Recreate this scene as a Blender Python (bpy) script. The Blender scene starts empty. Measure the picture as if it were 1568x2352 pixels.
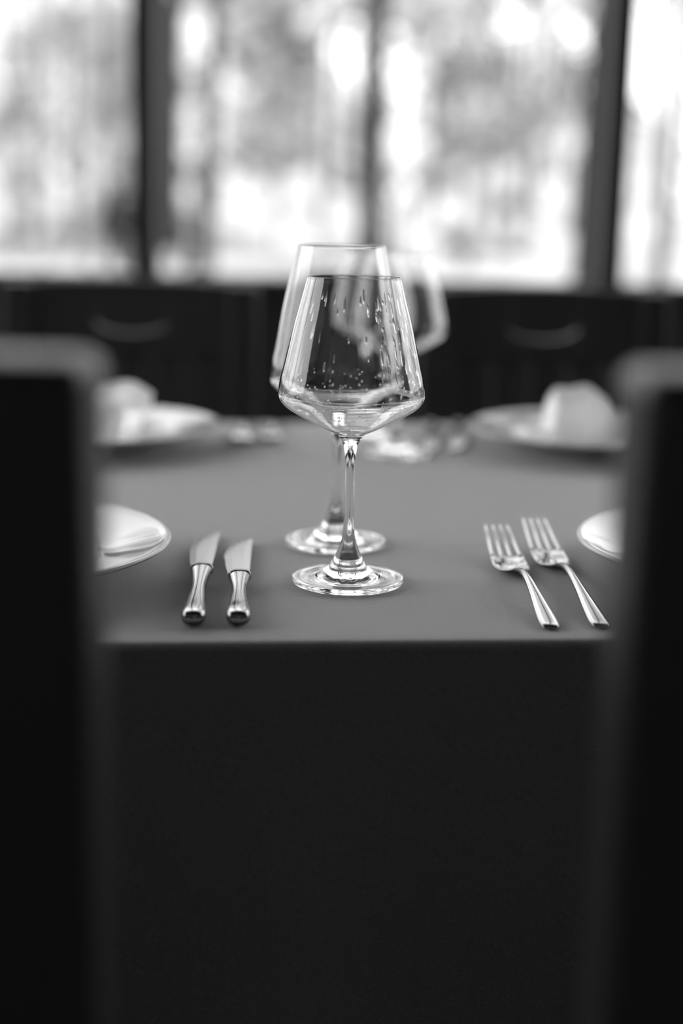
import bpy, bmesh, math, random
import numpy as np
from mathutils import Vector, Matrix

sc = bpy.context.scene
C = sc.collection
PI = math.pi
TZ = 0.75                      # height of the cloth on the table

# ------------------------------------------------------------------ camera
cd = bpy.data.cameras.new('camera')
cam = bpy.data.objects.new('camera', cd)
C.objects.link(cam)
cd.sensor_fit = 'VERTICAL'
cd.sensor_height = 36.0
cd.sensor_width = 24.0
cd.lens = 50.0
cd.clip_start = 0.02
cd.clip_end = 400
pitch, roll = 0.20700, math.radians(1.2)
F = Vector((0, math.cos(pitch), -math.sin(pitch)))
R0 = Vector((1, 0, 0))
U0 = Vector((0, math.sin(pitch), math.cos(pitch)))
Rr = R0 * math.cos(roll) + U0 * math.sin(roll)
Ur = -R0 * math.sin(roll) + U0 * math.cos(roll)
m3 = Matrix((Rr, Ur, -F)).transposed()
cam.matrix_world = Matrix.Translation((0, 0, 1.009)) @ m3.to_4x4()
cd.dof.use_dof = True
cd.dof.focus_distance = 0.978
cd.dof.aperture_fstop = 1.95
sc.camera = cam

# ------------------------------------------------------------------ light
sc.view_settings.view_transform = 'Standard'
sc.view_settings.look = 'None'
sc.view_settings.exposure = 0.0
sc.view_settings.gamma = 1.0
sc.view_settings.use_curve_mapping = False
w = bpy.data.worlds.new('sky')
sc.world = w
w.use_nodes = True
bg = w.node_tree.nodes['Background']
bg.inputs[0].default_value = (1, 1, 1, 1)
bg.inputs[1].default_value = 3.1
ld = bpy.data.lights.new('sun', 'SUN')
ld.energy = 17.0
ld.angle = math.radians(0.6)
sun = bpy.data.objects.new('sun', ld)
C.objects.link(sun)
sun.rotation_euler = (math.radians(48), math.radians(22), 0)   # high, from behind the pavilion and to its right
cy = sc.cycles
cy.max_bounces = 24
cy.diffuse_bounces = 4
cy.glossy_bounces = 8
cy.transmission_bounces = 20
cy.transparent_max_bounces = 12
cy.sample_clamp_indirect = 6
cy.caustics_refractive = True
cy.caustics_reflective = True
cy.blur_glossy = 0.3
cy.use_denoising = True

# ------------------------------------------------------------------ helpers
def mat(name, col, rough=0.5, metal=0.0, spec=0.5, **k):
    m = bpy.data.materials.new(name)
    m.use_nodes = True
    b = m.node_tree.nodes['Principled BSDF']
    b.inputs['Base Color'].default_value = (col, col, col, 1)
    b.inputs['Roughness'].default_value = rough
    b.inputs['Metallic'].default_value = metal
    b.inputs['Specular IOR Level'].default_value = spec
    for a, v in k.items():
        b.inputs[a.replace('_', ' ')].default_value = v
    return m

def add_noise(m, scale, lo, hi, bump=0.0, bscale=None, stretch=(1, 1, 1), detail=3, dist=0.001):
    """mottled base colour between lo and hi, and a fine bump"""
    nt = m.node_tree
    b = nt.nodes['Principled BSDF']
    tc = nt.nodes.new('ShaderNodeTexCoord')
    mp = nt.nodes.new('ShaderNodeMapping')
    mp.inputs['Scale'].default_value = stretch
    nt.links.new(tc.outputs['Object'], mp.inputs[0])
    n = nt.nodes.new('ShaderNodeTexNoise')
    n.inputs['Scale'].default_value = scale
    n.inputs['Detail'].default_value = detail
    nt.links.new(mp.outputs[0], n.inputs['Vector'])
    r = nt.nodes.new('ShaderNodeValToRGB')
    r.color_ramp.elements[0].position = 0.3
    r.color_ramp.elements[1].position = 0.7
    r.color_ramp.elements[0].color = (lo, lo, lo, 1)
    r.color_ramp.elements[1].color = (hi, hi, hi, 1)
    nt.links.new(n.outputs['Fac'], r.inputs[0])
    nt.links.new(r.outputs[0], b.inputs['Base Color'])
    if bump:
        n2 = nt.nodes.new('ShaderNodeTexNoise')
        n2.inputs['Scale'].default_value = bscale or scale
        n2.inputs['Detail'].default_value = 4
        nt.links.new(mp.outputs[0], n2.inputs['Vector'])
        bp = nt.nodes.new('ShaderNodeBump')
        bp.inputs['Strength'].default_value = bump
        bp.inputs['Distance'].default_value = dist
        nt.links.new(n2.outputs['Fac'], bp.inputs['Height'])
        nt.links.new(bp.outputs[0], b.inputs['Normal'])
    return m

def mesh_obj(name, verts, faces, m, parent=None, smooth=True):
    me = bpy.data.meshes.new(name)
    me.from_pydata([tuple(v) for v in verts], [], faces)
    me.update()
    if smooth:
        me.polygons.foreach_set('use_smooth', [True] * len(me.polygons))
    me.materials.append(m)
    o = bpy.data.objects.new(name, me)
    C.objects.link(o)
    if parent is not None:
        o.parent = parent
    return o

def tag(o, label=None, cat=None, group=None, kind=None):
    if label: o['label'] = label
    if cat: o['category'] = cat
    if group: o['group'] = group
    if kind: o['kind'] = kind
    return o

def empty(name, loc, rz=0.0):
    o = bpy.data.objects.new(name, None)
    o.empty_display_size = 0.05
    C.objects.link(o)
    o.location = loc
    o.rotation_euler = (0, 0, rz)
    return o

def copy_tree(o, parent=None):
    c = o.copy()
    C.objects.link(c)
    c.parent = parent
    for ch in list(o.children):
        copy_tree(ch, c)
    return c

def bevel(o, wd=0.003, seg=2):
    md = o.modifiers.new('bevel', 'BEVEL')
    md.width = wd
    md.segments = seg if wd < 0.006 else 4
    md.limit_method = 'ANGLE'
    return o

class MB:
    """collects plain solids into one mesh"""
    def __init__(s): s.v = []; s.f = []
    def box(s, x0, x1, y0, y1, z0, z1, sh=(0, 0)):
        # sh: shift of the top face in x, y
        b = len(s.v)
        for z, dx, dy in ((z0, 0, 0), (z1, sh[0], sh[1])):
            for x, y in ((x0, y0), (x1, y0), (x1, y1), (x0, y1)):
                s.v.append((x + dx, y + dy, z))
        s.f += [(b, b+3, b+2, b+1), (b+4, b+5, b+6, b+7), (b, b+1, b+5, b+4),
                (b+1, b+2, b+6, b+5), (b+2, b+3, b+7, b+6), (b+3, b, b+4, b+7)]
        return s
    def build(s, name, m, parent=None, smooth=False, bv=0.0):
        o = mesh_obj(name, s.v, s.f, m, parent, smooth)
        if bv: bevel(o, bv)
        return o

def catmull(pts, n):
    """smooth curve through the points, n steps per span"""
    P = [np.array(p, float) for p in pts]
    P = [2 * P[0] - P[1]] + P + [2 * P[-1] - P[-2]]
    out = []
    for i in range(1, len(P) - 2):
        for k in range(n):
            t = k / n
            a, b, c, d = P[i-1], P[i], P[i+1], P[i+2]
            out.append(0.5 * ((2*b) + (c-a)*t + (2*a-5*b+4*c-d)*t*t + (3*b-a-3*c+d)*t**3))
    out.append(P[-2])
    return out

def lathe(name, prof, seg, m, parent=None, normals=None, close0=False, close1=False):
    """prof: (r, z) list; turned about z. Exact normals along the profile when given."""
    v, f, nn = [], [], []
    n = len(prof)
    for i, (r, z) in enumerate(prof):
        for k in range(seg):
            a = 2 * PI * k / seg
            v.append((r * math.cos(a), r * math.sin(a), z))
            if normals is not None:
                nr, nz = normals[i]
                nn.append((nr * math.cos(a), nr * math.sin(a), nz))
    for i in range(n - 1):
        for k in range(seg):
            k2 = (k + 1) % seg
            f.append((i*seg + k, i*seg + k2, (i+1)*seg + k2, (i+1)*seg + k))
    if close0:
        c = len(v); v.append((0, 0, prof[0][1])); nn.append((0, 0, -1))
        f += [(c, (k+1) % seg, k) for k in range(seg)]
    if close1:
        c = len(v); v.append((0, 0, prof[-1][1])); nn.append((0, 0, 1))
        b = (n-1) * seg
        f += [(c, b + k, b + (k+1) % seg) for k in range(seg)]
    o = mesh_obj(name, v, f, m, parent)
    if normals is not None:
        o.data.normals_split_custom_set_from_vertices(nn)
    return o

# ------------------------------------------------------------------ materials
M_cloth = add_noise(mat('grey_cloth', 0.3, 0.95, spec=0.15, Sheen_Weight=0.75, Sheen_Roughness=0.45), 1300, 0.17, 0.37, bump=1.0, bscale=900, dist=0.0006)
M_wood = add_noise(mat('dark_wood', 0.03, 0.42), 14, 0.016, 0.032, bump=0.2, bscale=60, stretch=(1, 1, 0.15))
M_wall = add_noise(mat('dark_stained_wall', 0.02, 0.7), 8, 0.008, 0.016, stretch=(1, 1, 0.3))
M_back = add_noise(mat('brown_grey_back_wall', 0.3, 0.85), 6, 0.42, 0.52)
M_ceil = mat('dark_ceiling', 0.08, 0.9)
M_floor = add_noise(mat('dark_floorboards', 0.1, 0.6), 5, 0.22, 0.32, stretch=(8, 1, 1))
M_post = mat('black_post', 0.012, 0.6)
M_porc = mat('white_porcelain', 0.60, 0.06, spec=0.45)
M_napkin = add_noise(mat('white_napkin', 0.85, 0.9, spec=0.2), 40, 0.80, 0.86, bump=0.3, bscale=500)
_nt = M_napkin.node_tree
_tr = _nt.nodes.new('ShaderNodeBsdfTranslucent'); _tr.inputs[0].default_value = (0.95, 0.95, 0.95, 1)
_mx = _nt.nodes.new('ShaderNodeMixShader'); _mx.inputs[0].default_value = 0.85
_out = _nt.nodes['Material Output']
_nt.links.new(_nt.nodes['Principled BSDF'].outputs[0], _mx.inputs[1]); _nt.links.new(_tr.outputs[0], _mx.inputs[2])
# the cloth scatters light once, where it enters its folded layer
_geo = _nt.nodes.new('ShaderNodeNewGeometry'); _tp = _nt.nodes.new('ShaderNodeBsdfTransparent'); _m2 = _nt.nodes.new('ShaderNodeMixShader')
_nt.links.new(_geo.outputs['Backfacing'], _m2.inputs[0]); _nt.links.new(_mx.outputs[0], _m2.inputs[1]); _nt.links.new(_tp.outputs[0], _m2.inputs[2])
_nt.links.new(_m2.outputs[0], _out.inputs[0])
M_steel = mat('polished_steel', 0.28, 0.12, metal=1.0)
M_blade = mat('brushed_blade_steel', 0.45, 0.2, metal=1.0)
M_glass = bpy.data.materials.new('clear_glass')
M_glass.use_nodes = True
_nt = M_glass.node_tree
_nt.nodes.clear()
_g = _nt.nodes.new('ShaderNodeBsdfGlass')
_g.inputs['IOR'].default_value = 1.5
_g.inputs['Roughness'].default_value = 0.0
_o = _nt.nodes.new('ShaderNodeOutputMaterial')
_nt.links.new(_g.outputs[0], _o.inputs[0])
M_water = M_glass.copy(); M_water.name = 'water'
M_water.node_tree.nodes['Glass BSDF'].inputs['IOR'].default_value = 1.33
M_trunkd = add_noise(mat('dark_bark', 0.03, 0.9, spec=0.1), 6, 0.003, 0.007, stretch=(3, 3, 0.6))
M_trunkm = add_noise(mat('grey_bark', 0.07, 0.9), 6, 0.02, 0.035, stretch=(3, 3, 0.6))
M_trunkl = add_noise(mat('pale_bark', 0.2, 0.9), 5, 0.05, 0.09, stretch=(1, 1, 2))
M_ground = add_noise(mat('pale_forest_floor', 0.5, 0.95), 0.30, 0.10, 0.26, detail=8)

def leafmat(name, c, tr):
    m = bpy.data.materials.new(name)
    m.use_nodes = True
    nt = m.node_tree
    nt.nodes.clear()
    d = nt.nodes.new('ShaderNodeBsdfDiffuse'); d.inputs[0].default_value = (c, c, c, 1)
    t = nt.nodes.new('ShaderNodeBsdfTranslucent'); t.inputs[0].default_value = (tr, tr, tr, 1)
    x = nt.nodes.new('ShaderNodeMixShader'); x.inputs[0].default_value = 0.45
    o = nt.nodes.new('ShaderNodeOutputMaterial')
    nt.links.new(d.outputs[0], x.inputs[1]); nt.links.new(t.outputs[0], x.inputs[2])
    nt.links.new(x.outputs[0], o.inputs[0])
    return m
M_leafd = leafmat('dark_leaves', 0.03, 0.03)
M_leafm = leafmat('mid_leaves', 0.33, 0.42)
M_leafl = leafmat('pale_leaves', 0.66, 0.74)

# ------------------------------------------------------------------ the setting
def struct(o): o['kind'] = 'structure'; return o
YL, YR = 0.40, 1.8                    # the left side is open beyond this line
XL, XR, YB, YF, ZC = -3.4, 3.4, -3.2, 3.60, 3.25
struct(MB().box(XL-0.2, XR+0.2, YB-0.1, YF+0.15, -0.12, 0).build('floor', M_floor))
struct(MB().box(XL-0.2, XR+0.2, YB-0.1, YF+0.15, ZC, ZC+0.12).build('ceiling', M_ceil))
struct(MB().box(XL, XR, YB-0.1, YB, 0, ZC).build('wall_back', M_back))
struct(MB().box(XR, XR+0.1, YR, YF, 0, 0.815).box(XR, XR+0.1, YB, YR, 0, ZC).build('wall_right', M_wall))
struct(MB().box(XL, XR+0.1, YF, YF+0.10, 0, 0.815).build('wall_front', M_wall))
struct(MB().box(XL-0.1, XL, YL, YF+0.10, 0, 0.815).box(XL-0.1, XL, YB, YL, 0, ZC).build('wall_left', M_wall))
struct(MB().box(XL, XR, YF-0.03, YF+0.13, 0.815, 0.847).build('trim_1', M_wall, bv=0.004))
struct(MB().box(XL-0.13, XL+0.03, YL+0.01, YF-0.04, 0.815, 0.847).build('trim_2', M_wall, bv=0.004))
struct(MB().box(XL, XR, YF, YF+0.10, ZC-0.2, ZC).build('trim_3', M_post))
n = 4
for x in (-2.78, -1.65, -0.505, 0.660, 1.80, 2.95):
    struct(MB().box(x-0.03, x+0.03, YF-0.0, YF+0.096, 0.847, ZC-0.2).build('trim_%d' % n, M_post, bv=0.004)); n += 1
for y in (2.25,):
    struct(MB().box(XL-0.10, XL-0.01, y-0.045, y+0.045, 0.847, ZC).build('trim_%d' % n, M_post, bv=0.004)); n += 1

# ground outside: a forest floor that climbs to a sunlit hillside
def hill(x, y):
    # crest height of the hillside along x, about 110 m away
    key = [(-160, 30), (-30, 22), (-17, 19), (-9, 17.5), (-3.5, 16), (-1.5, 12), (1.5, 9), (4.5, 9.5), (7, 13.5), (13, 14.5), (18, 13), (20.5, 8), (24, 5), (34, 6), (60, 14), (160, 26)]
    for (a, ha), (b, hb) in zip(key, key[1:]):
        if a <= x <= b:
            t = (x - a) / (b - a); t = t*t*(3-2*t)
            top = ha + (hb - ha)*t
            break
    else: top = 20
    t = min(1.0, max(0.0, (y - 52) / 58.0))
    return top * t**1.15 if y <= 112 else top
def ground():
    xs = np.concatenate([np.linspace(-160, -42, 24), np.linspace(-40, 40, 110), np.linspace(42, 160, 24)])
    ys = np.concatenate([np.linspace(-60, 48, 40), np.linspace(50, 112, 50)])
    rs = np.random.RandomState(3)
    v, f = [], []
    nx, ny = len(xs), len(ys)
    for y in ys:
        for x in xs:
            h = -0.14 + 0.10 * math.sin(x * 0.31 + 1) * math.sin(y * 0.23) + 0.05 * rs.rand()
            if abs(x) < 10 and y < 12: h = -0.22
            v.append((x, y, h + hill(x, y) * (1 if y > 50 else 0) + (0.5*rs.rand() if y > 100 else 0)))
    for j in range(ny-1):
        for i in range(nx-1):
            a = j*nx + i
            f.append((a, a+1, a+nx+1, a+nx))
    o = mesh_obj('ground', v, f, M_ground)
    o['kind'] = 'structure'
ground()

# ------------------------------------------------------------------ table and cloth
TY = 0.094                                   # the table is turned a little
TC = (-0.0325, 1.312)                        # its centre
HX, HY = 0.70, 0.472                         # half length and half depth of the cloth top
def table():
    t = tag(empty('dining_table', (TC[0], TC[1], 0), TY),
            'rectangular dining table hidden under the grey tablecloth', 'table')
    MB().box(-HX+0.008, HX-0.008, -HY+0.008, HY-0.008, 0.715, 0.744).build('tabletop', M_wood, t, bv=0.003)
    MB().box(-HX+0.09, HX-0.09, -HY+0.07, HY-0.07, 0.64, 0.715).build('apron', M_wood, t)
    for sx in (-1, 1):
        for sy in (-1, 1):
            cx, cy_ = sx*(HX-0.07), sy*(HY-0.07)
            MB().box(cx-0.03, cx+0.03, cy_-0.03, cy_+0.03, 0.0, 0.715).build('leg', M_wood, t, bv=0.003)
table()

def tablecloth():
    # rounded rectangle outline, walked by arc length; rings in to the centre and down the skirt
    rc = 0.02
    out = []
    def arc(cx, cy_, a0):
        for k in range(9):
            a = a0 + k / 8 * PI / 2
            out.append((cx, cy_, math.cos(a), math.sin(a)))
    nx, ny = 90, 64
    # straight sides are subdivided between the corner arcs
    arc(HX-rc, HY-rc, 0)
    for k in range(1, nx): out.append((HX-rc - 2*(HX-rc)*k/nx, HY-rc, 0, 1))
    arc(-HX+rc, HY-rc, PI/2)
    for k in range(1, ny): out.append((-HX+rc, HY-rc - 2*(HY-rc)*k/ny, -1, 0))
    arc(-HX+rc, -HY+rc, PI)
    for k in range(1, nx): out.append((-HX+rc + 2*(HX-rc)*k/nx, -HY+rc, 0, -1))
    arc(HX-rc, -HY+rc, 3*PI/2)
    for k in range(1, ny): out.append((HX-rc, -HY+rc + 2*(HY-rc)*k/ny, 1, 0))
    N = len(out)
    v, f = [], []
    re = 0.007                                # radius of the folded edge
    rings = []
    for s in (0.02, 0.15, 0.3, 0.45, 0.6, 0.75, 0.88, 0.96):
        rings.append([((cx + nx_*rc) * s, (cy_ + ny_*rc) * s, TZ) for cx, cy_, nx_, ny_ in out])
    for k in range(7):
        a = k / 6 * PI / 2
        rings.append([(cx + nx_*(rc - re + re*math.sin(a)), cy_ + ny_*(rc - re + re*math.sin(a)), TZ - re + re*math.cos(a))
                      for cx, cy_, nx_, ny_ in out])
    for k in range(1, 19):
        d = 0.035 * k
        ring = []
        for i, (cx, cy_, nx_, ny_) in enumerate(out):
            px, py = cx + nx_*rc, cy_ + ny_*rc
            corner = math.exp(-((abs(px) - HX)**2 + (abs(py) - HY)**2) / 0.02)
            wv = (0.010 * math.sin(px * 17 + py * 13 + 0.6) + 0.006 * math.sin(px * 41 + py * 37)) * (d / 0.6) ** 1.3
            o_ = wv + 0.02 * d + corner * 0.05 * d * (1 + 0.3 * math.sin(i * 1.1))
            ring.append((px + nx_*o_, py + ny_*o_, TZ - re - d))
        rings.append(ring)
    for r in rings: v += r
    for j in range(len(rings)-1):
        for i in range(N):
            i2 = (i+1) % N
            f.append((j*N+i, (j+1)*N+i, (j+1)*N+i2, j*N+i2))
    f.append(tuple(range(N)))
    o = mesh_obj('tablecloth', v, f, M_cloth)
    o.location = (TC[0], TC[1], 0)
    o.rotation_euler = (0, 0, TY)
    tag(o, 'plain dark grey tablecloth hanging down over the front edge of the table', 'tablecloth')
    return o
tablecloth()

# ------------------------------------------------------------------ wine glasses
def glass_profile(H, rf, rb, rr, zc, zb):
    """closed outline split in foot, stem, bowl. H height, rf foot radius, rb widest bowl radius,
    rr rim radius, zc height of widest point, zb height where bowl meets stem"""
    foot_under = [(0.0008, 0.0016), (rf*0.35, 0.0016), (rf*0.80, 0.0010), (rf*0.90, 0.0002), (rf*0.975, 0.0002)]
    foot_edge = [(rf*0.996, 0.0008), (rf, 0.0022), (rf*0.994, 0.0038), (rf*0.972, 0.0046)]
    foot_top = [(rf*0.80, 0.0049), (rf*0.62, 0.0058), (rf*0.47, 0.0079), (rf*0.36, 0.0113), (rf*0.27, 0.0168), (rf*0.185, 0.0243), (rf*0.125, 0.0315), (0.0040, 0.0380)]
    foot = catmull(foot_under, 4)[:-1] + catmull([foot_under[-1]] + foot_edge + foot_top, 6)
    stem = catmull([(0.0040, 0.038), (0.0036, 0.046), (0.0034, 0.060), (0.0033, zb-0.024), (0.0035, zb-0.016), (0.0041, zb-0.0095), (0.0053, zb-0.0042), (0.0074, zb)], 6)
    t = 0.0010
    # measured wall of the bowl: fraction of the widest radius, height below / above the widest point
    low = [(0.195, 0.095), (0.335, 0.19), (0.530, 0.345), (0.775, 0.545), (0.905, 0.68), (0.972, 0.80), (0.997, 0.91)]
    outer = [(0.0072, zb)] + [(rb*a, zb + (zc-zb)*b) for a, b in low]
    outer += [(rb, zc), (rb*0.985, zc + (H-zc)*0.09), (rb*0.932, zc + (H-zc)*0.23),
              (rr + (rb-rr)*0.475, zc + (H-zc)*0.57), (rr + (rb-rr)*0.225, zc + (H-zc)*0.79), (rr, H)]
    oc = catmull(outer, 10)
    # inner wall: offset along the normal
    oc = [np.array(p) for p in oc]
    inner = []
    t0 = t
    for i, p in enumerate(oc):
        a = oc[max(0, i-1)]; b = oc[min(len(oc)-1, i+1)]
        d = (b - a) / (np.linalg.norm(b - a) + 1e-12)
        nrm = np.array([d[1], -d[0]])
        t = t0 * (1.0 - 0.4 * max(0.0, (p[1] - zc) / (H - zc)))
        q = p - nrm * t
        if q[1] > zb + 0.0065 and q[0] > 0.0006: inner.append(q)
    floor_ = [np.array([0.0004, zb+0.0052])]
    inn = inner[::-1]
    lip = catmull([tuple(oc[-1]), (rr - t*0.25, H + 0.0004), (rr - t*0.75, H + 0.0004), tuple(inn[0])], 3)[1:-1]
    bot = catmull([tuple(inn[-1]), (inn[-1][0]*0.55, zb+0.0055), (0.0004, zb+0.0052)], 5)[1:]
    bowl = list(oc) + [np.array(p) for p in lip] + list(inn) + [np.array(p) for p in bot]
    return foot, stem, bowl, inn

def prof_normals(full):
    P = np.array([[p[0], p[1]] for p in full])
    d = np.zeros_like(P)
    d[1:-1] = P[2:] - P[:-2]
    d[0] = P[1] - P[0]; d[-1] = P[-1] - P[-2]
    d /= (np.linalg.norm(d, axis=1)[:, None] + 1e-12)
    return [(a[1], -a[0]) for a in d]

def make_glass(kind, H, rf, rb, rr, zc, zb):
    root = empty('wine_glass', (0, 0, 0))
    foot, stem, bowl, inn = glass_profile(H, rf, rb, rr, zc, zb)
    full = list(foot) + list(stem[1:]) + list(bowl[1:])
    nr = prof_normals(full)
    a, b = len(foot), len(foot) + len(stem) - 1
    lathe('foot', full[:a], 96, M_glass, root, nr[:a], close0=True)
    lathe('stem', full[a-1:b], 96, M_glass, root, nr[a-1:b])
    lathe('bowl', full[b-1:], 128, M_glass, root, nr[b-1:], close1=True)
    return root, inn

def small_solid(nu=8, nv=5):
    v, f = [(0, 0, -1)], []
    for j in range(1, nv):
        p = -PI/2 + PI * j / nv
        for i in range(nu):
            a = 2*PI*i/nu
            v.append((math.cos(p)*math.cos(a), math.cos(p)*math.sin(a), math.sin(p)))
    v.append((0, 0, 1))
    for i in range(nu): f.append((0, 1+(i+1) % nu, 1+i))
    for j in range(nv-2):
        for i in range(nu):
            a = 1 + j*nu
            f.append((a+i, a+(i+1) % nu, a+nu+(i+1) % nu, a+nu+i))
    t = len(v)-1; b = 1 + (nv-2)*nu
    for i in range(nu): f.append((b+i, b+(i+1) % nu, t))
    return v, f

def water_drops(root, inn, seed, n_run, n_dot):
    """clear droplets left on the inside of the bowl"""
    rs = random.Random(seed)
    sv, sf = small_solid(8, 6)
    P = [(float(p[0]), float(p[1])) for p in inn][::-1]     # from the bottom up
    zs = [p[1] for p in P]
    v, f = [], []
    def put(u, ang, half_w, half_l, thick):
        i = min(len(P)-2, max(1, int(u * (len(P)-1))))
        r, z = P[i]
        d = Vector((P[i+1][0]-P[i-1][0], 0, P[i+1][1]-P[i-1][1])).normalized()
        nin = Vector((-d.z, 0, d.x))                        # into the bowl
        c = Vector((r, 0, z)) + nin * (thick * 0.9 + 0.00004)
        rot = Matrix.Rotation(ang, 3, 'Z')
        T = Vector((0, 1, 0))
        b = len(v)
        for q in sv:
            p = c + T * (q[0]*half_w) + nin * (q[1]*thick) + d * (q[2]*half_l)
            v.append(rot @ p)
        f.extend(tuple(b + k for k in ff) for ff in sf)
    for _ in range(n_run):
        z = rs.uniform(0.148, 0.205)
        i = min(range(len(zs)), key=lambda k: abs(zs[k]-z))
        ang = rs.choice([rs.uniform(-1.5, -0.7), rs.uniform(-1.7, -0.6), rs.uniform(0.6, 2.2)])
        put(i/(len(P)-1), ang, rs.uniform(0.00035, 0.0009), rs.uniform(0.002, 0.007), 0.0003)
    for _ in range(n_dot):
        z = rs.triangular(0.108, 0.152, 0.126)
        i = min(range(len(zs)), key=lambda k: abs(zs[k]-z))
        s = rs.uniform(0.00025, 0.0007)
        put(i/(len(P)-1), rs.uniform(-PI, PI), s, s*rs.uniform(1, 1.8), s*0.5)
    o = mesh_obj('water_drops', v, f, M_water, root)
    o['kind'] = 'stuff'
    o['label'] = 'tiny clear water droplets inside the bowl'
    return o

gA, innA = make_glass('small', 0.2160, 0.0400, 0.0512, 0.0323, 0.1370, 0.1040)
tag(gA, 'nearest stemmed wine glass in sharp focus, droplets inside, at the front of the table', 'wine glass', 'wine glasses on the table')
gF = copy_tree(gA)
gF2 = copy_tree(gA)
water_drops(gA, innA, 4, 80, 420)
gA.location = (0.0054, 0.989, TZ + 0.0002)
gA.rotation_euler = (0, 0, 0.3)
gB, innB = make_glass('tall', 0.2345, 0.0400, 0.0535, 0.0338, 0.1345, 0.1005)
tag(gB, 'taller wine glass standing directly behind the sharply focused one, slightly left', 'wine glass', 'wine glasses on the table')
gB.location = (-0.0045, 1.1092, TZ + 0.0002)
gF.location = (0.0585, 1.553, TZ + 0.0002)
tag(gF, 'blurred wine glass to the right behind the two front glasses', 'wine glass', 'wine glasses on the table')
gF2.location = (0.030, 1.665, TZ + 0.0002)
tag(gF2, 'most distant wine glass, mostly hidden behind the other glasses near the table far edge', 'wine glass', 'wine glasses on the table')

# ------------------------------------------------------------------ plates
def make_plate():
    R = 0.150
    p = [(0.001, 0.0045), (0.050, 0.0045), (0.066, 0.0040), (0.069, 0.0004), (0.073, 0.0004), (0.076, 0.0050),
         (0.092, 0.0085), (0.120, 0.0150), (0.140, 0.0195), (0.1475, 0.0222), (R, 0.0242), (0.1490, 0.0256), (0.1460, 0.0256),
         (0.1400, 0.0236), (0.120, 0.0190), (0.104, 0.0150), (0.0985, 0.0128), (0.0945, 0.0096), (0.088, 0.0083), (0.060, 0.0080), (0.001, 0.0080)]
    pr = catmull(p, 5)
    pr = [(max(0.0005, a[0]), a[1]) for a in pr]
    return lathe('dinner_plate', pr, 128, M_porc, None, prof_normals(pr), close0=True, close1=True)
pl = make_plate()
P_spots = [((-0.273, 1.000), 'white dinner plate beside the knives, half hidden by the left foreground chair'),
           ((0.327, 1.035), 'white dinner plate right of the forks, mostly hidden by the right foreground chair'),
           ((-0.287, 1.575), 'far left white dinner plate carrying a folded napkin, out of focus'),
           ((0.294, 1.620), 'far right white dinner plate under a rounded napkin, out of focus')]
for i, (q, lab) in enumerate(P_spots):
    o = pl if i == 0 else pl.copy()
    if i: C.objects.link(o)
    o.location = (q[0], q[1], TZ)
    tag(o, lab, 'plate', 'white dinner plates on the table')

# ------------------------------------------------------------------ napkins
def napkin(name, lobes, loc, rz, label, taper=0.28):
    """a folded cloth built of bent, layered panels; each lobe is a thick curved sheet"""
    v, f = [], []
    for (path, w0, w1, th, wav) in lobes:
        c = catmull(path, 6)
        n = len(c); nw = 14
        b = len(v)
        for side in (0, 1):
            for i, p in enumerate(c):
                a = c[max(0, i-1)]; d = c[min(n-1, i+1)] - a
                d = d / (np.linalg.norm(d) + 1e-9)
                nn = np.array([0.0, -d[2], d[1]]); nn /= (np.linalg.norm(nn) + 1e-9)
                ww = w0 + (w1 - w0) * i / (n-1)
                for k in range(nw+1):
                    u = k / nw * 2 - 1
                    off = wav * math.sin(u * 5.2 + i * 0.21) * (0.4 + 0.6 * abs(u))
                    q = p + np.array([ww * u, 0, 0]) + nn * (off + (th/2 if side else -th/2) * (1 - 0.6 * u * u))
                    hz = min(1.0, max(0.0, p[2] / 0.06))
                    q = np.array([q[0] - taper * ww * u * hz, q[1], max(q[2] - 0.009 * u**4 * hz, 0.0008)])
                    v.append(tuple(q))
        S = n * (nw+1)
        W = nw + 1
        for i in range(n-1):
            for k in range(nw):
                a = b + i*W + k
                f.append((a, a+W, a+W+1, a+1))
                a += S
                f.append((a, a+1, a+W+1, a+W))
        for i in range(n-1):
            for k in (0, nw):
                a = b + i*W + k
                f.append((a, a+S, a+S+W, a+W) if k == 0 else (a, a+W, a+S+W, a+S))
        for k in range(nw):
            for i in (0, n-1):
                a = b + i*W + k
                f.append((a, a+1, a+S+1, a+S) if i == 0 else (a, a+S, a+S+1, a+1))
    o = mesh_obj(name, v, f, M_napkin)
    bm = bmesh.new(); bm.from_mesh(o.data)
    bmesh.ops.recalc_face_normals(bm, faces=bm.faces); bm.to_mesh(o.data); bm.free()
    o.location = loc
    o.rotation_euler = (0, 0, rz)
    return tag(o, label, 'napkin', 'white napkins on the far plates')
# right: cloth rolled over into a soft dome, its tail laid flat towards the front and one flap to the right
napkin('napkin', [
    ([(0, 0.050, 0.001), (0, 0.046, 0.030), (0, 0.028, 0.052), (0, 0.0, 0.056), (0, -0.030, 0.046), (0, -0.052, 0.020), (0, -0.075, 0.004), (0.006, -0.105, 0.0075)], 0.034, 0.046, 0.005, 0.003),
    ([(0.050, 0.030, 0.001), (0.054, 0.018, 0.020), (0.060, -0.010, 0.022), (0.062, -0.040, 0.004)], 0.024, 0.020, 0.006, 0.003),
], (0.268, 1.612, TZ + 0.0125), 0.08, 'rounded white napkin draped like a dome on the far right plate')
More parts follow.
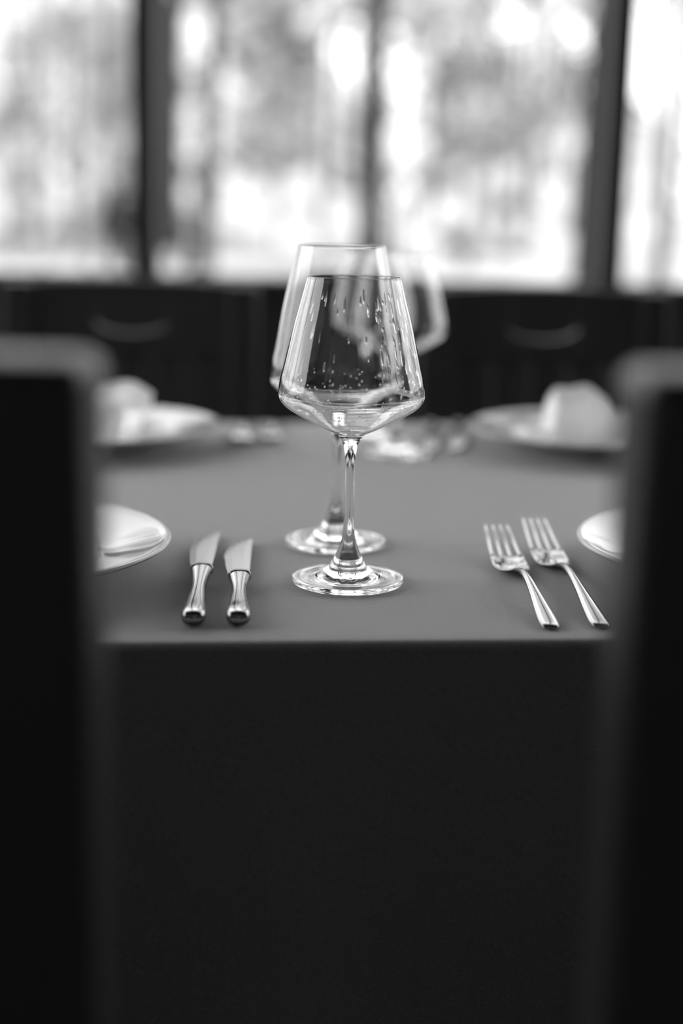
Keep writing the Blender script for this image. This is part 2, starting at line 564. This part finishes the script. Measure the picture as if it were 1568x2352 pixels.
# left: folded pocket standing up and leaning out to the right
napkin('napkin', [
    ([(-0.006, 0.030, 0.001), (-0.002, 0.020, 0.028), (0.002, 0.006, 0.050), (0.003, -0.010, 0.058), (0.002, -0.026, 0.050), (0.0, -0.034, 0.034)], 0.026, 0.036, 0.006, 0.003),
    ([(-0.020, -0.004, 0.001), (-0.018, -0.014, 0.022), (-0.014, -0.030, 0.034), (-0.014, -0.048, 0.020), (-0.016, -0.060, 0.003)], 0.026, 0.018, 0.007, 0.002),
], (-0.252, 1.580, TZ + 0.0110), 0.05, 'upright folded white napkin on the far left plate', taper=-0.15)

# ------------------------------------------------------------------ cutlery
def loft(name, secs, m, parent, nu=20, e=2.2):
    """secs: (y, cx, cz, half width, half height); superellipse rings along y, closed ends"""
    v, f = [], []
    for (y, cx, cz, a, h) in secs:
        for k in range(nu):
            t = 2*PI*k/nu
            c, s = math.cos(t), math.sin(t)
            v.append((cx + a * math.copysign(abs(c)**(2/e), c), y, cz + h * math.copysign(abs(s)**(2/e), s)))
    n = len(secs)
    for j in range(n-1):
        for k in range(nu):
            k2 = (k+1) % nu
            f.append((j*nu+k, (j+1)*nu+k, (j+1)*nu+k2, j*nu+k2))
    f.append(tuple(range(nu)))
    f.append(tuple((n-1)*nu + nu-1-k for k in range(nu)))
    return mesh_obj(name, v, f, m, parent)

def make_knife(L, ratio):
    root = empty('table_knife', (0, 0, 0))
    hl = L * ratio
    q = hl / 0.143
    key = [(0.0, 0.0024, 0.0020), (0.0012, 0.0056, 0.0042), (0.004, 0.0073, 0.0051), (0.009, 0.0080, 0.0054), (0.018, 0.0078, 0.0052), (0.040*q, 0.0068, 0.0044),
           (0.068*q, 0.0055, 0.0039), (0.085*q, 0.0050, 0.0038), (0.105*q, 0.0053, 0.0040), (hl-0.012, 0.0066, 0.0044), (hl-0.003, 0.0074, 0.0046), (hl, 0.0075, 0.0045)]
    secs = [(p[0], 0.0, 0.0056, p[1], p[2]) for p in catmull(key, 4)]
    loft('handle', secs, M_steel, root, 24, 2.4)
    # collar where the blade starts
    loft('bolster', [(hl, 0, 0.0056, 0.0072, 0.0040), (hl+0.0004, 0, 0.0056, 0.0080, 0.0048), (hl+0.0045, 0, 0.0056, 0.0082, 0.0046), (hl+0.0052, 0, 0.0056, 0.0080, 0.0040), (hl+0.0056, 0, 0.0056, 0.0070, 0.0016)], M_steel, root, 24, 2.8)
    # blade: straight spine on the right, bellied edge on the left
    b0 = hl + 0.003
    bl = L - b0
    v, f = [], []
    n = 26
    for i in range(n+1):
        t = i / n
        y = b0 + bl * t
        xr = 0.0068 + 0.0022 * t
        belly = -0.0078 - 0.0035 * math.sin(min(1, t / 0.45) * PI / 2)
        if t > 0.45:
            qq = (t - 0.45) / 0.55
            belly = xr - 0.0008 - (xr + 0.0113) * math.sqrt(max(0.0, 1 - qq ** 2.0))
        zc = 0.0056 - 0.0030 * t
        for u, h in ((0, 0.0002), (0.25, 0.0006), (0.7, 0.0009), (1.0, 0.0009)):
            v.append((belly + (xr - belly) * u, y, zc + h))
        for u, h in ((1.0, 0.0009), (0.7, 0.0009), (0.25, 0.0006), (0, 0.0002)):
            v.append((belly + (xr - belly) * u, y, zc - h))
    for i in range(n):
        for k in range(8):
            k2 = (k+1) % 8
            f.append((i*8+k, i*8+k2, (i+1)*8+k2, (i+1)*8+k))
    f.append(tuple(range(7, -1, -1))); f.append(tuple(n*8+k for k in range(8)))
    o = mesh_obj('blade', v, f, M_blade, root, smooth=False)
    return root

def make_fork(L):
    root = empty('table_fork', (0, 0, 0))
    s = L / 0.23
    hk = [(0.0, 0.0014, 0.0028, 0.0010), (0.0015, 0.0016, 0.0050, 0.0014), (0.005, 0.0020, 0.0060, 0.0017), (0.014, 0.0028, 0.0063, 0.0019), (0.034, 0.0052, 0.0054, 0.0018),
          (0.058, 0.0082, 0.0040, 0.0018), (0.085, 0.0108, 0.0029, 0.0019), (0.106, 0.0110, 0.0026, 0.0020), (0.122, 0.0086, 0.0030, 0.0019), (0.130, 0.0062, 0.0044, 0.0015)]
    secs = [(p[0]*s, 0.0, p[1], p[2], p[3]) for p in catmull(hk, 4)]
    loft('handle', secs, M_steel, root, 16, 2.3)
    # the bowl-shaped palm of the head
    def sheet(name, pts, parent, th=0.0011, nu=10, dish=0.0):
        v, f = [], []
        for side in (1, -1):
            for (y, cx, cz, a) in pts:
                for k in range(nu+1):
                    u = 2*k/nu - 1
                    v.append((cx + a*u, y, cz + dish*abs(a/0.0125)*u*u + side*th*(1-0.5*u**4)))
        S = len(pts)*(nu+1); W = nu+1
        for i in range(len(pts)-1):
            for k in range(nu):
                a = i*W+k
                f.append((a, a+1, a+W+1, a+W)); f.append((a+S, a+S+W, a+S+W+1, a+S+1))
            for k in (0, nu):
                a = i*W+k
                f.append((a, a+W, a+S+W, a+S) if k == 0 else (a, a+S, a+S+W, a+W))
        for k in range(nu):
            a = k
            f.append((a, a+S, a+S+1, a+1))
            a = (len(pts)-1)*W + k
            f.append((a, a+1, a+S+1, a+S))
        return mesh_obj(name, v, f, M_steel, parent)
    hp = [(0.125, 0.0076, 0.0038), (0.130, 0.0056, 0.0058), (0.135, 0.0038, 0.0092), (0.141, 0.0024, 0.0116), (0.150, 0.0014, 0.0127), (0.162, 0.0018, 0.0128), (0.176, 0.0042, 0.0125)]
    pts = [(p[0]*s, 0.0, p[1], p[2]) for p in catmull(hp, 4)]
    sheet('head', pts, root, 0.0011, 14, 0.0016)
    for k in range(4):
        x0 = (-0.0108 + 0.0072*k)
        x1 = x0 * 0.80
        tk = [(0.174, 0.0038, 0.0017), (0.188, 0.0064, 0.0015), (0.205, 0.0106, 0.0014), (0.220, 0.0150, 0.0012), (0.2285, 0.0172, 0.0008), (0.230, 0.0175, 0.0004)]
        c = catmull(tk, 3)
        ss = []
        for p in c:
            t = (p[0]-0.174)/0.056
            xx = x0 + (x1-x0)*t
            ss.append((p[0]*s, xx, p[1] + 0.0016*(xx/0.0125)**2*(1-t), p[2], 0.0010 - 0.0003*t))
        loft('tine', ss, M_steel, root, 10, 2.6)
    # beads of water left at the roots of the tines
    sv, sf = small_solid(8, 6)
    rs = random.Random(int(L*1000))
    v, f = [], []
    ys = [p[0] for p in pts]
    for k in range(4):
        for _ in range(8):
            y = rs.uniform(0.148, 0.176)*s
            x = -0.0100 + 0.0067*k + rs.uniform(-0.0019, 0.0019)
            i = min(range(len(ys)), key=lambda q: abs(ys[q]-y))
            z = pts[i][2] + 0.0016*(x/0.0125)**2 + 0.0011
            r = rs.uniform(0.0006, 0.0012)
            b = len(v)
            v += [(x + q[0]*r, y + q[1]*r, z + 0.0002 + q[2]*r*0.6) for q in sv]
            f += [tuple(b + q for q in ff) for ff in sf]
    o = mesh_obj('water_drops', v, f, M_water, root)
    o['kind'] = 'stuff'; o['label'] = 'beads of water on the steel'
    return root

def aim(o, butt, tip):
    d = Vector((tip[0]-butt[0], tip[1]-butt[1]))
    o.location = (butt[0], butt[1], TZ + 0.0002)
    o.rotation_euler = (0, 0, math.atan2(-d.x, d.y))

kA = make_knife(0.262, 0.485)
kB = make_knife(0.238, 0.455)
kC = copy_tree(kA); kD = copy_tree(kB)
G = 'steel cutlery on the table'
aim(kA, (-0.0925, 0.8655), (-0.1070, 1.128)); tag(kA, 'longer steel table knife next to the left plate', 'knife', G)
aim(kB, (-0.0640, 0.8675), (-0.0795, 1.105)); tag(kB, 'shorter steel knife nearer to the wine glasses', 'knife', G)
aim(kC, (0.112, 1.765), (0.094, 1.565)); tag(kC, 'blurred steel knife left of the far right plate, nearer the wine glasses', 'knife', G)
aim(kD, (0.145, 1.768), (0.127, 1.575)); tag(kD, 'blurred steel knife touching the rim of the far right plate', 'knife', G)
for kk in (kC, kD): kk.scale = (0.9, 0.82, 1)
fA = make_fork(0.2335)
fB = make_fork(0.258)
fC = copy_tree(fA); fD = copy_tree(fB)
aim(fA, (0.1360, 0.877), (0.1235, 1.110)); tag(fA, 'shorter steel fork nearer to the wine glasses', 'fork', G)
aim(fB, (0.1690, 0.882), (0.1570, 1.142)); tag(fB, 'longer steel fork beside the right plate', 'fork', G)
aim(fC, (-0.080, 1.765), (-0.088, 1.56)); tag(fC, 'blurred steel fork right of the far left plate, nearer the wine glasses', 'fork', G)
aim(fD, (-0.115, 1.768), (-0.119, 1.54)); tag(fD, 'blurred steel fork closest to the far left plate', 'fork', G)
fC.scale = (1, 0.87, 1); fD.scale = (1, 0.88, 1)

# ------------------------------------------------------------------ chairs
def rail_mesh(W, zb, zt, y0, y1, crown, ow, oh):
    """top rail with a crowned top edge and an oval hand hole through it"""
    N = 56
    zc = (zb + zt) / 2
    v, f = [], []
    def outer(a):
        c, s = math.cos(a), math.sin(a)
        hw, hh = W/2, (zt-zb)/2
        k = 1 / max(abs(c)/hw, abs(s)/hh)
        x, z = c*k, s*k
        if s > 0: z += crown * (1 - (x/hw)**2) * (z/hh)
        return x, z + zc
    for y in (y0, y1):
        for i in range(N):
            a = 2*PI*(i+0.5)/N
            v.append((outer(a)[0], y, outer(a)[1]))
        for i in range(N):
            a = 2*PI*(i+0.5)/N
            # same direction as the outer point, on the oval
            ox, oz = outer(a)
            t = math.atan2((oz-zc)/oh, ox/ow)
            v.append((ow*math.cos(t), y, zc + oh*math.sin(t)))
    for i in range(N):
        j = (i+1) % N
        f.append((i, j, N+j, N+i))                     # front (towards -y)
        f.append((2*N+i, 3*N+i, 3*N+j, 2*N+j))         # back
        f.append((i, 2*N+i, 2*N+j, j))                 # outside
        f.append((N+i, N+j, 3*N+j, 3*N+i))             # inside of the hole
    return v, f

def make_chair(H, W=0.40, depth=0.046, sw=0.046):
    """seat towards +y; origin under the back"""
    t = empty('dining_chair', (0, 0, 0))
    hw = W/2
    for sx in (-1, 1):
        x0, x1 = (hw-sw, hw) if sx > 0 else (-hw, -hw+sw)
        MB().box(x0, x1, -depth/2, depth/2, 0.43, H-0.004, sh=(0, 0)).build('stile', M_wood, t, bv=0.0075)
        MB().box(x0, x1, -depth/2-0.05, depth/2-0.05, 0.0, 0.43, sh=(0, 0.05)).build('leg', M_wood, t, bv=0.004)
        MB().box(x0, x1, 0.222, 0.262, 0.0, 0.43).build('leg', M_wood, t, bv=0.004)
        MB().box(x0+0.012, x1-0.012, depth/2, 0.222, 0.36, 0.43).build('side_apron', M_wood, t, bv=0.002)
        MB().box(x0+0.014, x1-0.014, 0.0, 0.225, 0.16, 0.185).build('stretcher', M_wood, t, bv=0.002)
    MB().box(-hw+sw, hw-sw, 0.23, 0.254, 0.36, 0.43).build('front_apron', M_wood, t, bv=0.002)
    MB().box(-hw-0.004, hw+0.004, depth/2+0.002, 0.272, 0.43, 0.455).build('seat', M_wood, t, bv=0.008)
    v, f = rail_mesh(W-0.002, H-0.115, H-0.006, -depth/2+0.006, (depth/2-0.010 if depth > 0.04 else 0.004), 0.008, 0.054, 0.022 if depth > 0.04 else 0.018)
    bevel(mesh_obj('top_rail', v, f, M_wood, t, smooth=False), 0.004)
    MB().box(-hw+sw, hw-sw, -0.014, 0.014, 0.50, 0.545).build('lower_rail', M_wood, t, bv=0.003)
    inner = W - 2*sw
    n = 5
    for k in range(n):
        cx = -inner/2 + inner*(k+0.5)/n
        MB().box(cx-0.018, cx+0.018, -0.007, 0.009, 0.545, H-0.115).build('slat', M_wood, t, bv=0.002)
    return t

cN = make_chair(0.965)
cN2 = copy_tree(cN)
cFr = make_chair(0.903, W=0.385, depth=0.036)
cFr2 = copy_tree(cFr)
cN.location = (-0.283, 0.478, 0); cN.rotation_euler = (0, 0, 0.0)
tag(cN, 'black wooden chair in the left foreground, seen from behind', 'chair', 'dark dining chairs')
cN2.location = (0.295, 0.478, 0); cN2.rotation_euler = (0, 0, 0.02)
tag(cN2, 'black wooden chair in the right foreground, inner side catching light', 'chair', 'dark dining chairs')
cFr.location = (-0.325, 2.17, 0); cFr.rotation_euler = (0, 0, PI + 0.03)
tag(cFr, 'dark slatted chair beyond the table behind the far left plate', 'chair', 'dark dining chairs')
cFr2.location = (0.305, 2.20, 0.006); cFr2.rotation_euler = (0, 0, PI + 0.07)
tag(cFr2, 'dark slatted chair beyond the table behind the far right plate', 'chair', 'dark dining chairs')
cFr2.location.z = 0.0

# ------------------------------------------------------------------ forest outside
def add_leaves(name, blobs, m, parent, seed):
    """blobs: (x, y, z, rx, ry, rz, count, leaf size) in the parent's frame; one mesh of bent leaves"""
    rs = np.random.RandomState(seed)
    V = []
    for (x, y, z, rx, ry, rz, n, s) in blobs:
        # leaves gather in sprays inside the crown
        nc = max(5, n // 22)
        d = rs.normal(size=(nc, 3)); d /= np.linalg.norm(d, axis=1)[:, None]
        cc = d * (rs.rand(nc, 1) ** 0.45) * np.array([rx, ry, rz]) + np.array([x, y, z])
        idx = rs.randint(0, nc, n)
        c = cc[idx] + rs.normal(size=(n, 3)) * np.minimum(np.array([rx, ry, rz]) * 0.14, 0.15)
        a = rs.normal(size=(n, 3)); a /= np.linalg.norm(a, axis=1)[:, None]
        b = np.cross(a, rs.normal(size=(n, 3))); b /= np.linalg.norm(b, axis=1)[:, None]
        sz = (s * rs.uniform(0.6, 1.3, n))[:, None]
        nn = np.cross(a, b) * sz * 0.12
        q = np.stack([c - a*sz, c - b*sz*0.42 + nn, c + a*sz, c + b*sz*0.42 + nn], axis=1)
        V.append(q.reshape(-1, 3))
    V = np.concatenate(V)
    n4 = len(V)
    me = bpy.data.meshes.new(name)
    me.vertices.add(n4); me.vertices.foreach_set('co', V.astype(np.float32).ravel())
    me.loops.add(n4); me.loops.foreach_set('vertex_index', np.arange(n4, dtype=np.int32))
    me.polygons.add(n4 // 4)
    me.polygons.foreach_set('loop_start', np.arange(0, n4, 4, dtype=np.int32))
    me.update(calc_edges=True)
    me.materials.append(m)
    o = bpy.data.objects.new(name, me)
    C.objects.link(o)
    o.parent = parent
    o['kind'] = 'stuff'
    return o

def tube(path, rad, nu=10):
    c = catmull(path, 5)
    r = catmull([(x, 0) for x in rad], 5)
    v, f = [], []
    for i, p in enumerate(c):
        for k in range(nu):
            a = 2*PI*k/nu
            rr = float(r[i][0]) * (1 + 0.10*math.sin(3*a + i*0.7))
            v.append((p[0] + rr*math.cos(a), p[1] + rr*math.sin(a), p[2]))
    for i in range(len(c)-1):
        for k in range(nu):
            k2 = (k+1) % nu
            f.append((i*nu+k, i*nu+k2, (i+1)*nu+k2, (i+1)*nu+k))
    f.append(tuple((len(c)-1)*nu + k for k in range(nu)))
    return v, f

def tree(x, y, r, h, lean, tm, lm, blobs, label, seed, name='tree', branches=3):
    rs = random.Random(seed)
    t = tag(empty(name, (x, y, -0.2)), label, 'tree', 'trees beyond the parapet')
    pth = [(0, 0, 0), (lean*0.10*h, 0.02, h*0.1), (lean*0.35*h, 0.05, h*0.35), (lean*0.68*h, -0.05, h*0.68), (lean*h, 0, h)]
    v, f = tube(pth, [r*1.35, r*1.05, r*0.9, r*0.65, r*0.22])
    mesh_obj('trunk', v, f, tm, t)
    for k in range(branches):
        z0 = h * rs.uniform(0.35, 0.8); a = rs.uniform(0, 2*PI); l = h * rs.uniform(0.12, 0.22)
        p0 = Vector((lean*z0, 0, z0))
        p1 = p0 + Vector((math.cos(a)*l*0.5, math.sin(a)*l*0.5, l*0.35)); p2 = p0 + Vector((math.cos(a)*l, math.sin(a)*l, l*0.5))
        v, f = tube([tuple(p0), tuple(p1), tuple(p2)], [r*0.4, r*0.25, r*0.08], 6)
        mesh_obj('branch', v, f, tm, t)
    if blobs: add_leaves('foliage', blobs, lm, t, seed)
    return t

# individual trees whose trunks read through the openings: x, y, radius, height, lean
tree(-5.28, 40.0, 0.62, 15, 0.004, M_trunkd, M_leafm, [(0, 0, 10.5, 3.5, 3.5, 4, 2600, 0.22)], 'thick dark tree directly right of the left black post', 11)
tree(-2.74, 27.0, 0.17, 11, 0.055, M_trunkd, M_leafl, [(0, 0, 8.2, 2.0, 2.0, 2.6, 1800, 0.16)], 'thin grey tree leaning right, second trunk right of the left post', 12)
tree(-3.52, 30.0, 0.09, 12, 0.012, M_trunkm, M_leafl, [(0, 0, 9, 2.0, 2.0, 2.8, 1500, 0.16)], 'slender pale tree between the thick dark tree and the leaning thin tree', 13)
tree(0.45, 28.0, 0.25, 13, 0.006, M_trunkd, M_leafm, [(0, 0, 9.5, 2.6, 2.6, 3.4, 2400, 0.18)], 'dark tree trunk rising straight above the wine glasses', 14)
tree(2.58, 15.0, 0.25, 11, 0.02, M_trunkd, M_leafm, [(0, 0, 8.0, 2.2, 2.2, 2.8, 2200, 0.14)], 'sturdy dark tree immediately left of the right black post', 15)
tree(4.75, 22.0, 0.13, 12, 0.02, M_trunkm, M_leafl, [(0, 0, 9, 2, 2, 2.8, 1500, 0.14)], 'slim grey tree right of the right black post', 16)
for i, (x, y, r, m_, lab) in enumerate([
        (-7.9, 34, 0.10, M_trunkl, 'pale slim tree at the far left edge of the view'),
        (-5.9, 28, 0.09, M_trunkl, 'pale slim tree second from the left edge of the view'),
        (-7.2, 38, 0.12, M_trunkm, 'faint grey slim tree in the left opening, third from the left edge'),
        (-4.6, 26, 0.08, M_trunkl, 'pale sapling just left of the left black post'),
        (3.1, 36, 0.11, M_trunkl, 'pale slim tree in the middle of the centre opening, right half'),
        (4.7, 40, 0.12, M_trunkm, 'faint grey tree far behind, left of the sturdy dark tree'),
        (-0.8, 42, 0.12, M_trunkl, 'pale slim tree far behind, left of the wine glasses'),
        (9.0, 36, 0.12, M_trunkl, 'pale slim tree at the far right edge of the view')]):
    tree(x, y, r, 12, 0.01 * ((i % 3) - 1), m_, M_leafl, [(0, 0, 9, 1.8, 1.8, 2.8, 1100, 0.17)], lab, 30 + i, branches=2)

# the slim trees standing in their dozens on the hillside: one is built, the rest are copies
hr = random.Random(77)
proto = None
for k in range(34):
    y = 56 + (k * 7 % 34) * 0.95
    px = -0.235 + 0.0145 * k + hr.uniform(-0.006, 0.006)
    x = px * y
    z = -0.3 + (hill(x, y) if y > 50 else 0)
    if proto is None:
        proto = tree(0, 0, 0.13, 13, 0.004, M_trunkm, M_leafm, [(0, 0, 10, 1.8, 1.8, 2.8, 1300, 0.2)],
                     'one of the many slim trees standing far back on the bright hillside', 300, branches=3)
        t = proto
    else:
        t = copy_tree(proto)
    t['group'] = 'slim trees on the hillside'
    t.location = (x, y, z)
    t.rotation_euler = (0, 0, hr.uniform(0, 6.28))
    t.scale = (hr.uniform(0.7, 1.5),) * 2 + (hr.uniform(0.8, 1.15),)

# leafy trees and shrubs whose foliage fills the openings (blobs relative to the stem)
def shrub(x, y, blobs, m, label, seed, stems=3, cat='shrub'):
    t = tag(empty('leafy_shrub', (x, y, -0.2)), label, cat, 'shrubs beyond the parapet')
    rs = random.Random(seed)
    top = max(b[2] + b[5]*0.5 for b in blobs)
    for k in range(stems):
        a = rs.uniform(0, 2*PI); e = rs.uniform(0.1, 0.5)
        v, f = tube([(0.1*math.cos(a), 0.1*math.sin(a), 0), (e*0.5*math.cos(a), e*0.5*math.sin(a), top*0.5), (e*math.cos(a), e*math.sin(a), top)], [0.06, 0.045, 0.02], 6)
        mesh_obj('stem', v, f, M_trunkm, t)
    add_leaves('foliage', blobs, m, t, seed)
    return t
# masses: x, z of the middle, half width, half height of every bunch, all at the tree's own distance
def bunches(cx, lst, dens, leaf, ry=0.9):
    out = []
    for (x, z, rx, rz) in lst:
        out.append((x - cx, 0, z + 0.2, rx, ry, rz, int(dens * rx * rz / (leaf*leaf) * 3.2), leaf))
    return out
W = [
 (-2.2, 44, [(-2.2, 6.8, 1.3, 0.9), (-1.9, 4.9, 1.2, 1.1), (-1.6, 3.1, 0.9, 0.9), (-3.0, 3.5, 0.8, 1.0), (-3.0, 5.8, 0.9, 0.9), (-1.3, 5.8, 0.6, 0.8), (-2.4, 2.2, 0.9, 0.5)], 9, 0.15, M_leafm, 'mid grey leafy tree left of the centre, above the glasses'),
 (4.2, 42, [(2.4, 4.9, 1.0, 1.1), (3.6, 5.4, 1.2, 0.8), (4.8, 4.0, 1.2, 0.9), (2.9, 3.4, 1.0, 0.8), (6.1, 4.6, 0.8, 1.3), (4.1, 3.0, 0.9, 0.5)], 7, 0.15, M_leafm, 'mid grey leafy tree filling the upper right half of the centre opening'),
 (1.3, 36, [(1.3, 2.9, 0.6, 0.8), (1.2, 1.5, 0.5, 0.6), (1.4, 4.1, 0.5, 0.5)], 4, 0.12, M_leafl, 'pale leafy bush right of the straight central trunk'),
 (-9.6, 44, [(-10.0, 5.2, 0.9, 1.8), (-8.5, 6.4, 0.8, 1.2), (-8.7, 3.0, 0.8, 1.4), (-9.8, 2.2, 0.8, 0.9), (-10.8, 3.8, 0.8, 1.6)], 11, 0.15, M_leafl, 'pale tall leafy screen at the left edge'),
 (-7.6, 48, [(-8.0, 5.2, 0.9, 1.9), (-7.2, 3.0, 0.8, 1.4), (-6.8, 6.6, 0.7, 1.3), (-7.7, 7.4, 0.8, 0.8), (-6.6, 4.6, 0.5, 0.9)], 11, 0.15, M_leafl, 'pale tall leafy screen left of the left black post'),
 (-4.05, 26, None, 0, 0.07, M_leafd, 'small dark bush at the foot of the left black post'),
 (10.4, 46, [(10.4, 4.2, 0.7, 1.3), (10.7, 2.2, 0.6, 0.9)], 5, 0.15, M_leafl, 'pale leafy screen at the right edge'),
 (-5.1, 52, [(-5.4, 6.2, 0.9, 1.4), (-5.5, 3.0, 0.9, 1.2), (-4.6, 4.6, 0.7, 1.0)], 9, 0.16, M_leafl, 'pale foliage between the left post and the centre'),
 (2.4, 30, [(2.3, 0.55, 0.5, 0.28), (3.4, 0.5, 0.8, 0.25)], 9, 0.09, M_leafm, 'low grey ground shrub right of the wine glasses beyond the parapet'),
 (8.6, 56, [(8.2, 5.0, 0.9, 1.2), (9.0, 3.4, 0.8, 0.8), (8.8, 6.6, 0.7, 0.8)], 7, 0.17, M_leafl, 'pale foliage behind the mid grey tree, left of the sturdy dark tree'),
]
for i, (x, y, lst, dens, leaf, m_, lab) in enumerate(W):
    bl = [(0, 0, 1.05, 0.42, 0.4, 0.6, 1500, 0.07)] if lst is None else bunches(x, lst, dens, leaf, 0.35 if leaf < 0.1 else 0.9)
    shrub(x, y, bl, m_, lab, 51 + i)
print('leaves', sum(len(o.data.polygons) for o in C.objects if o.name.startswith('foliage')))
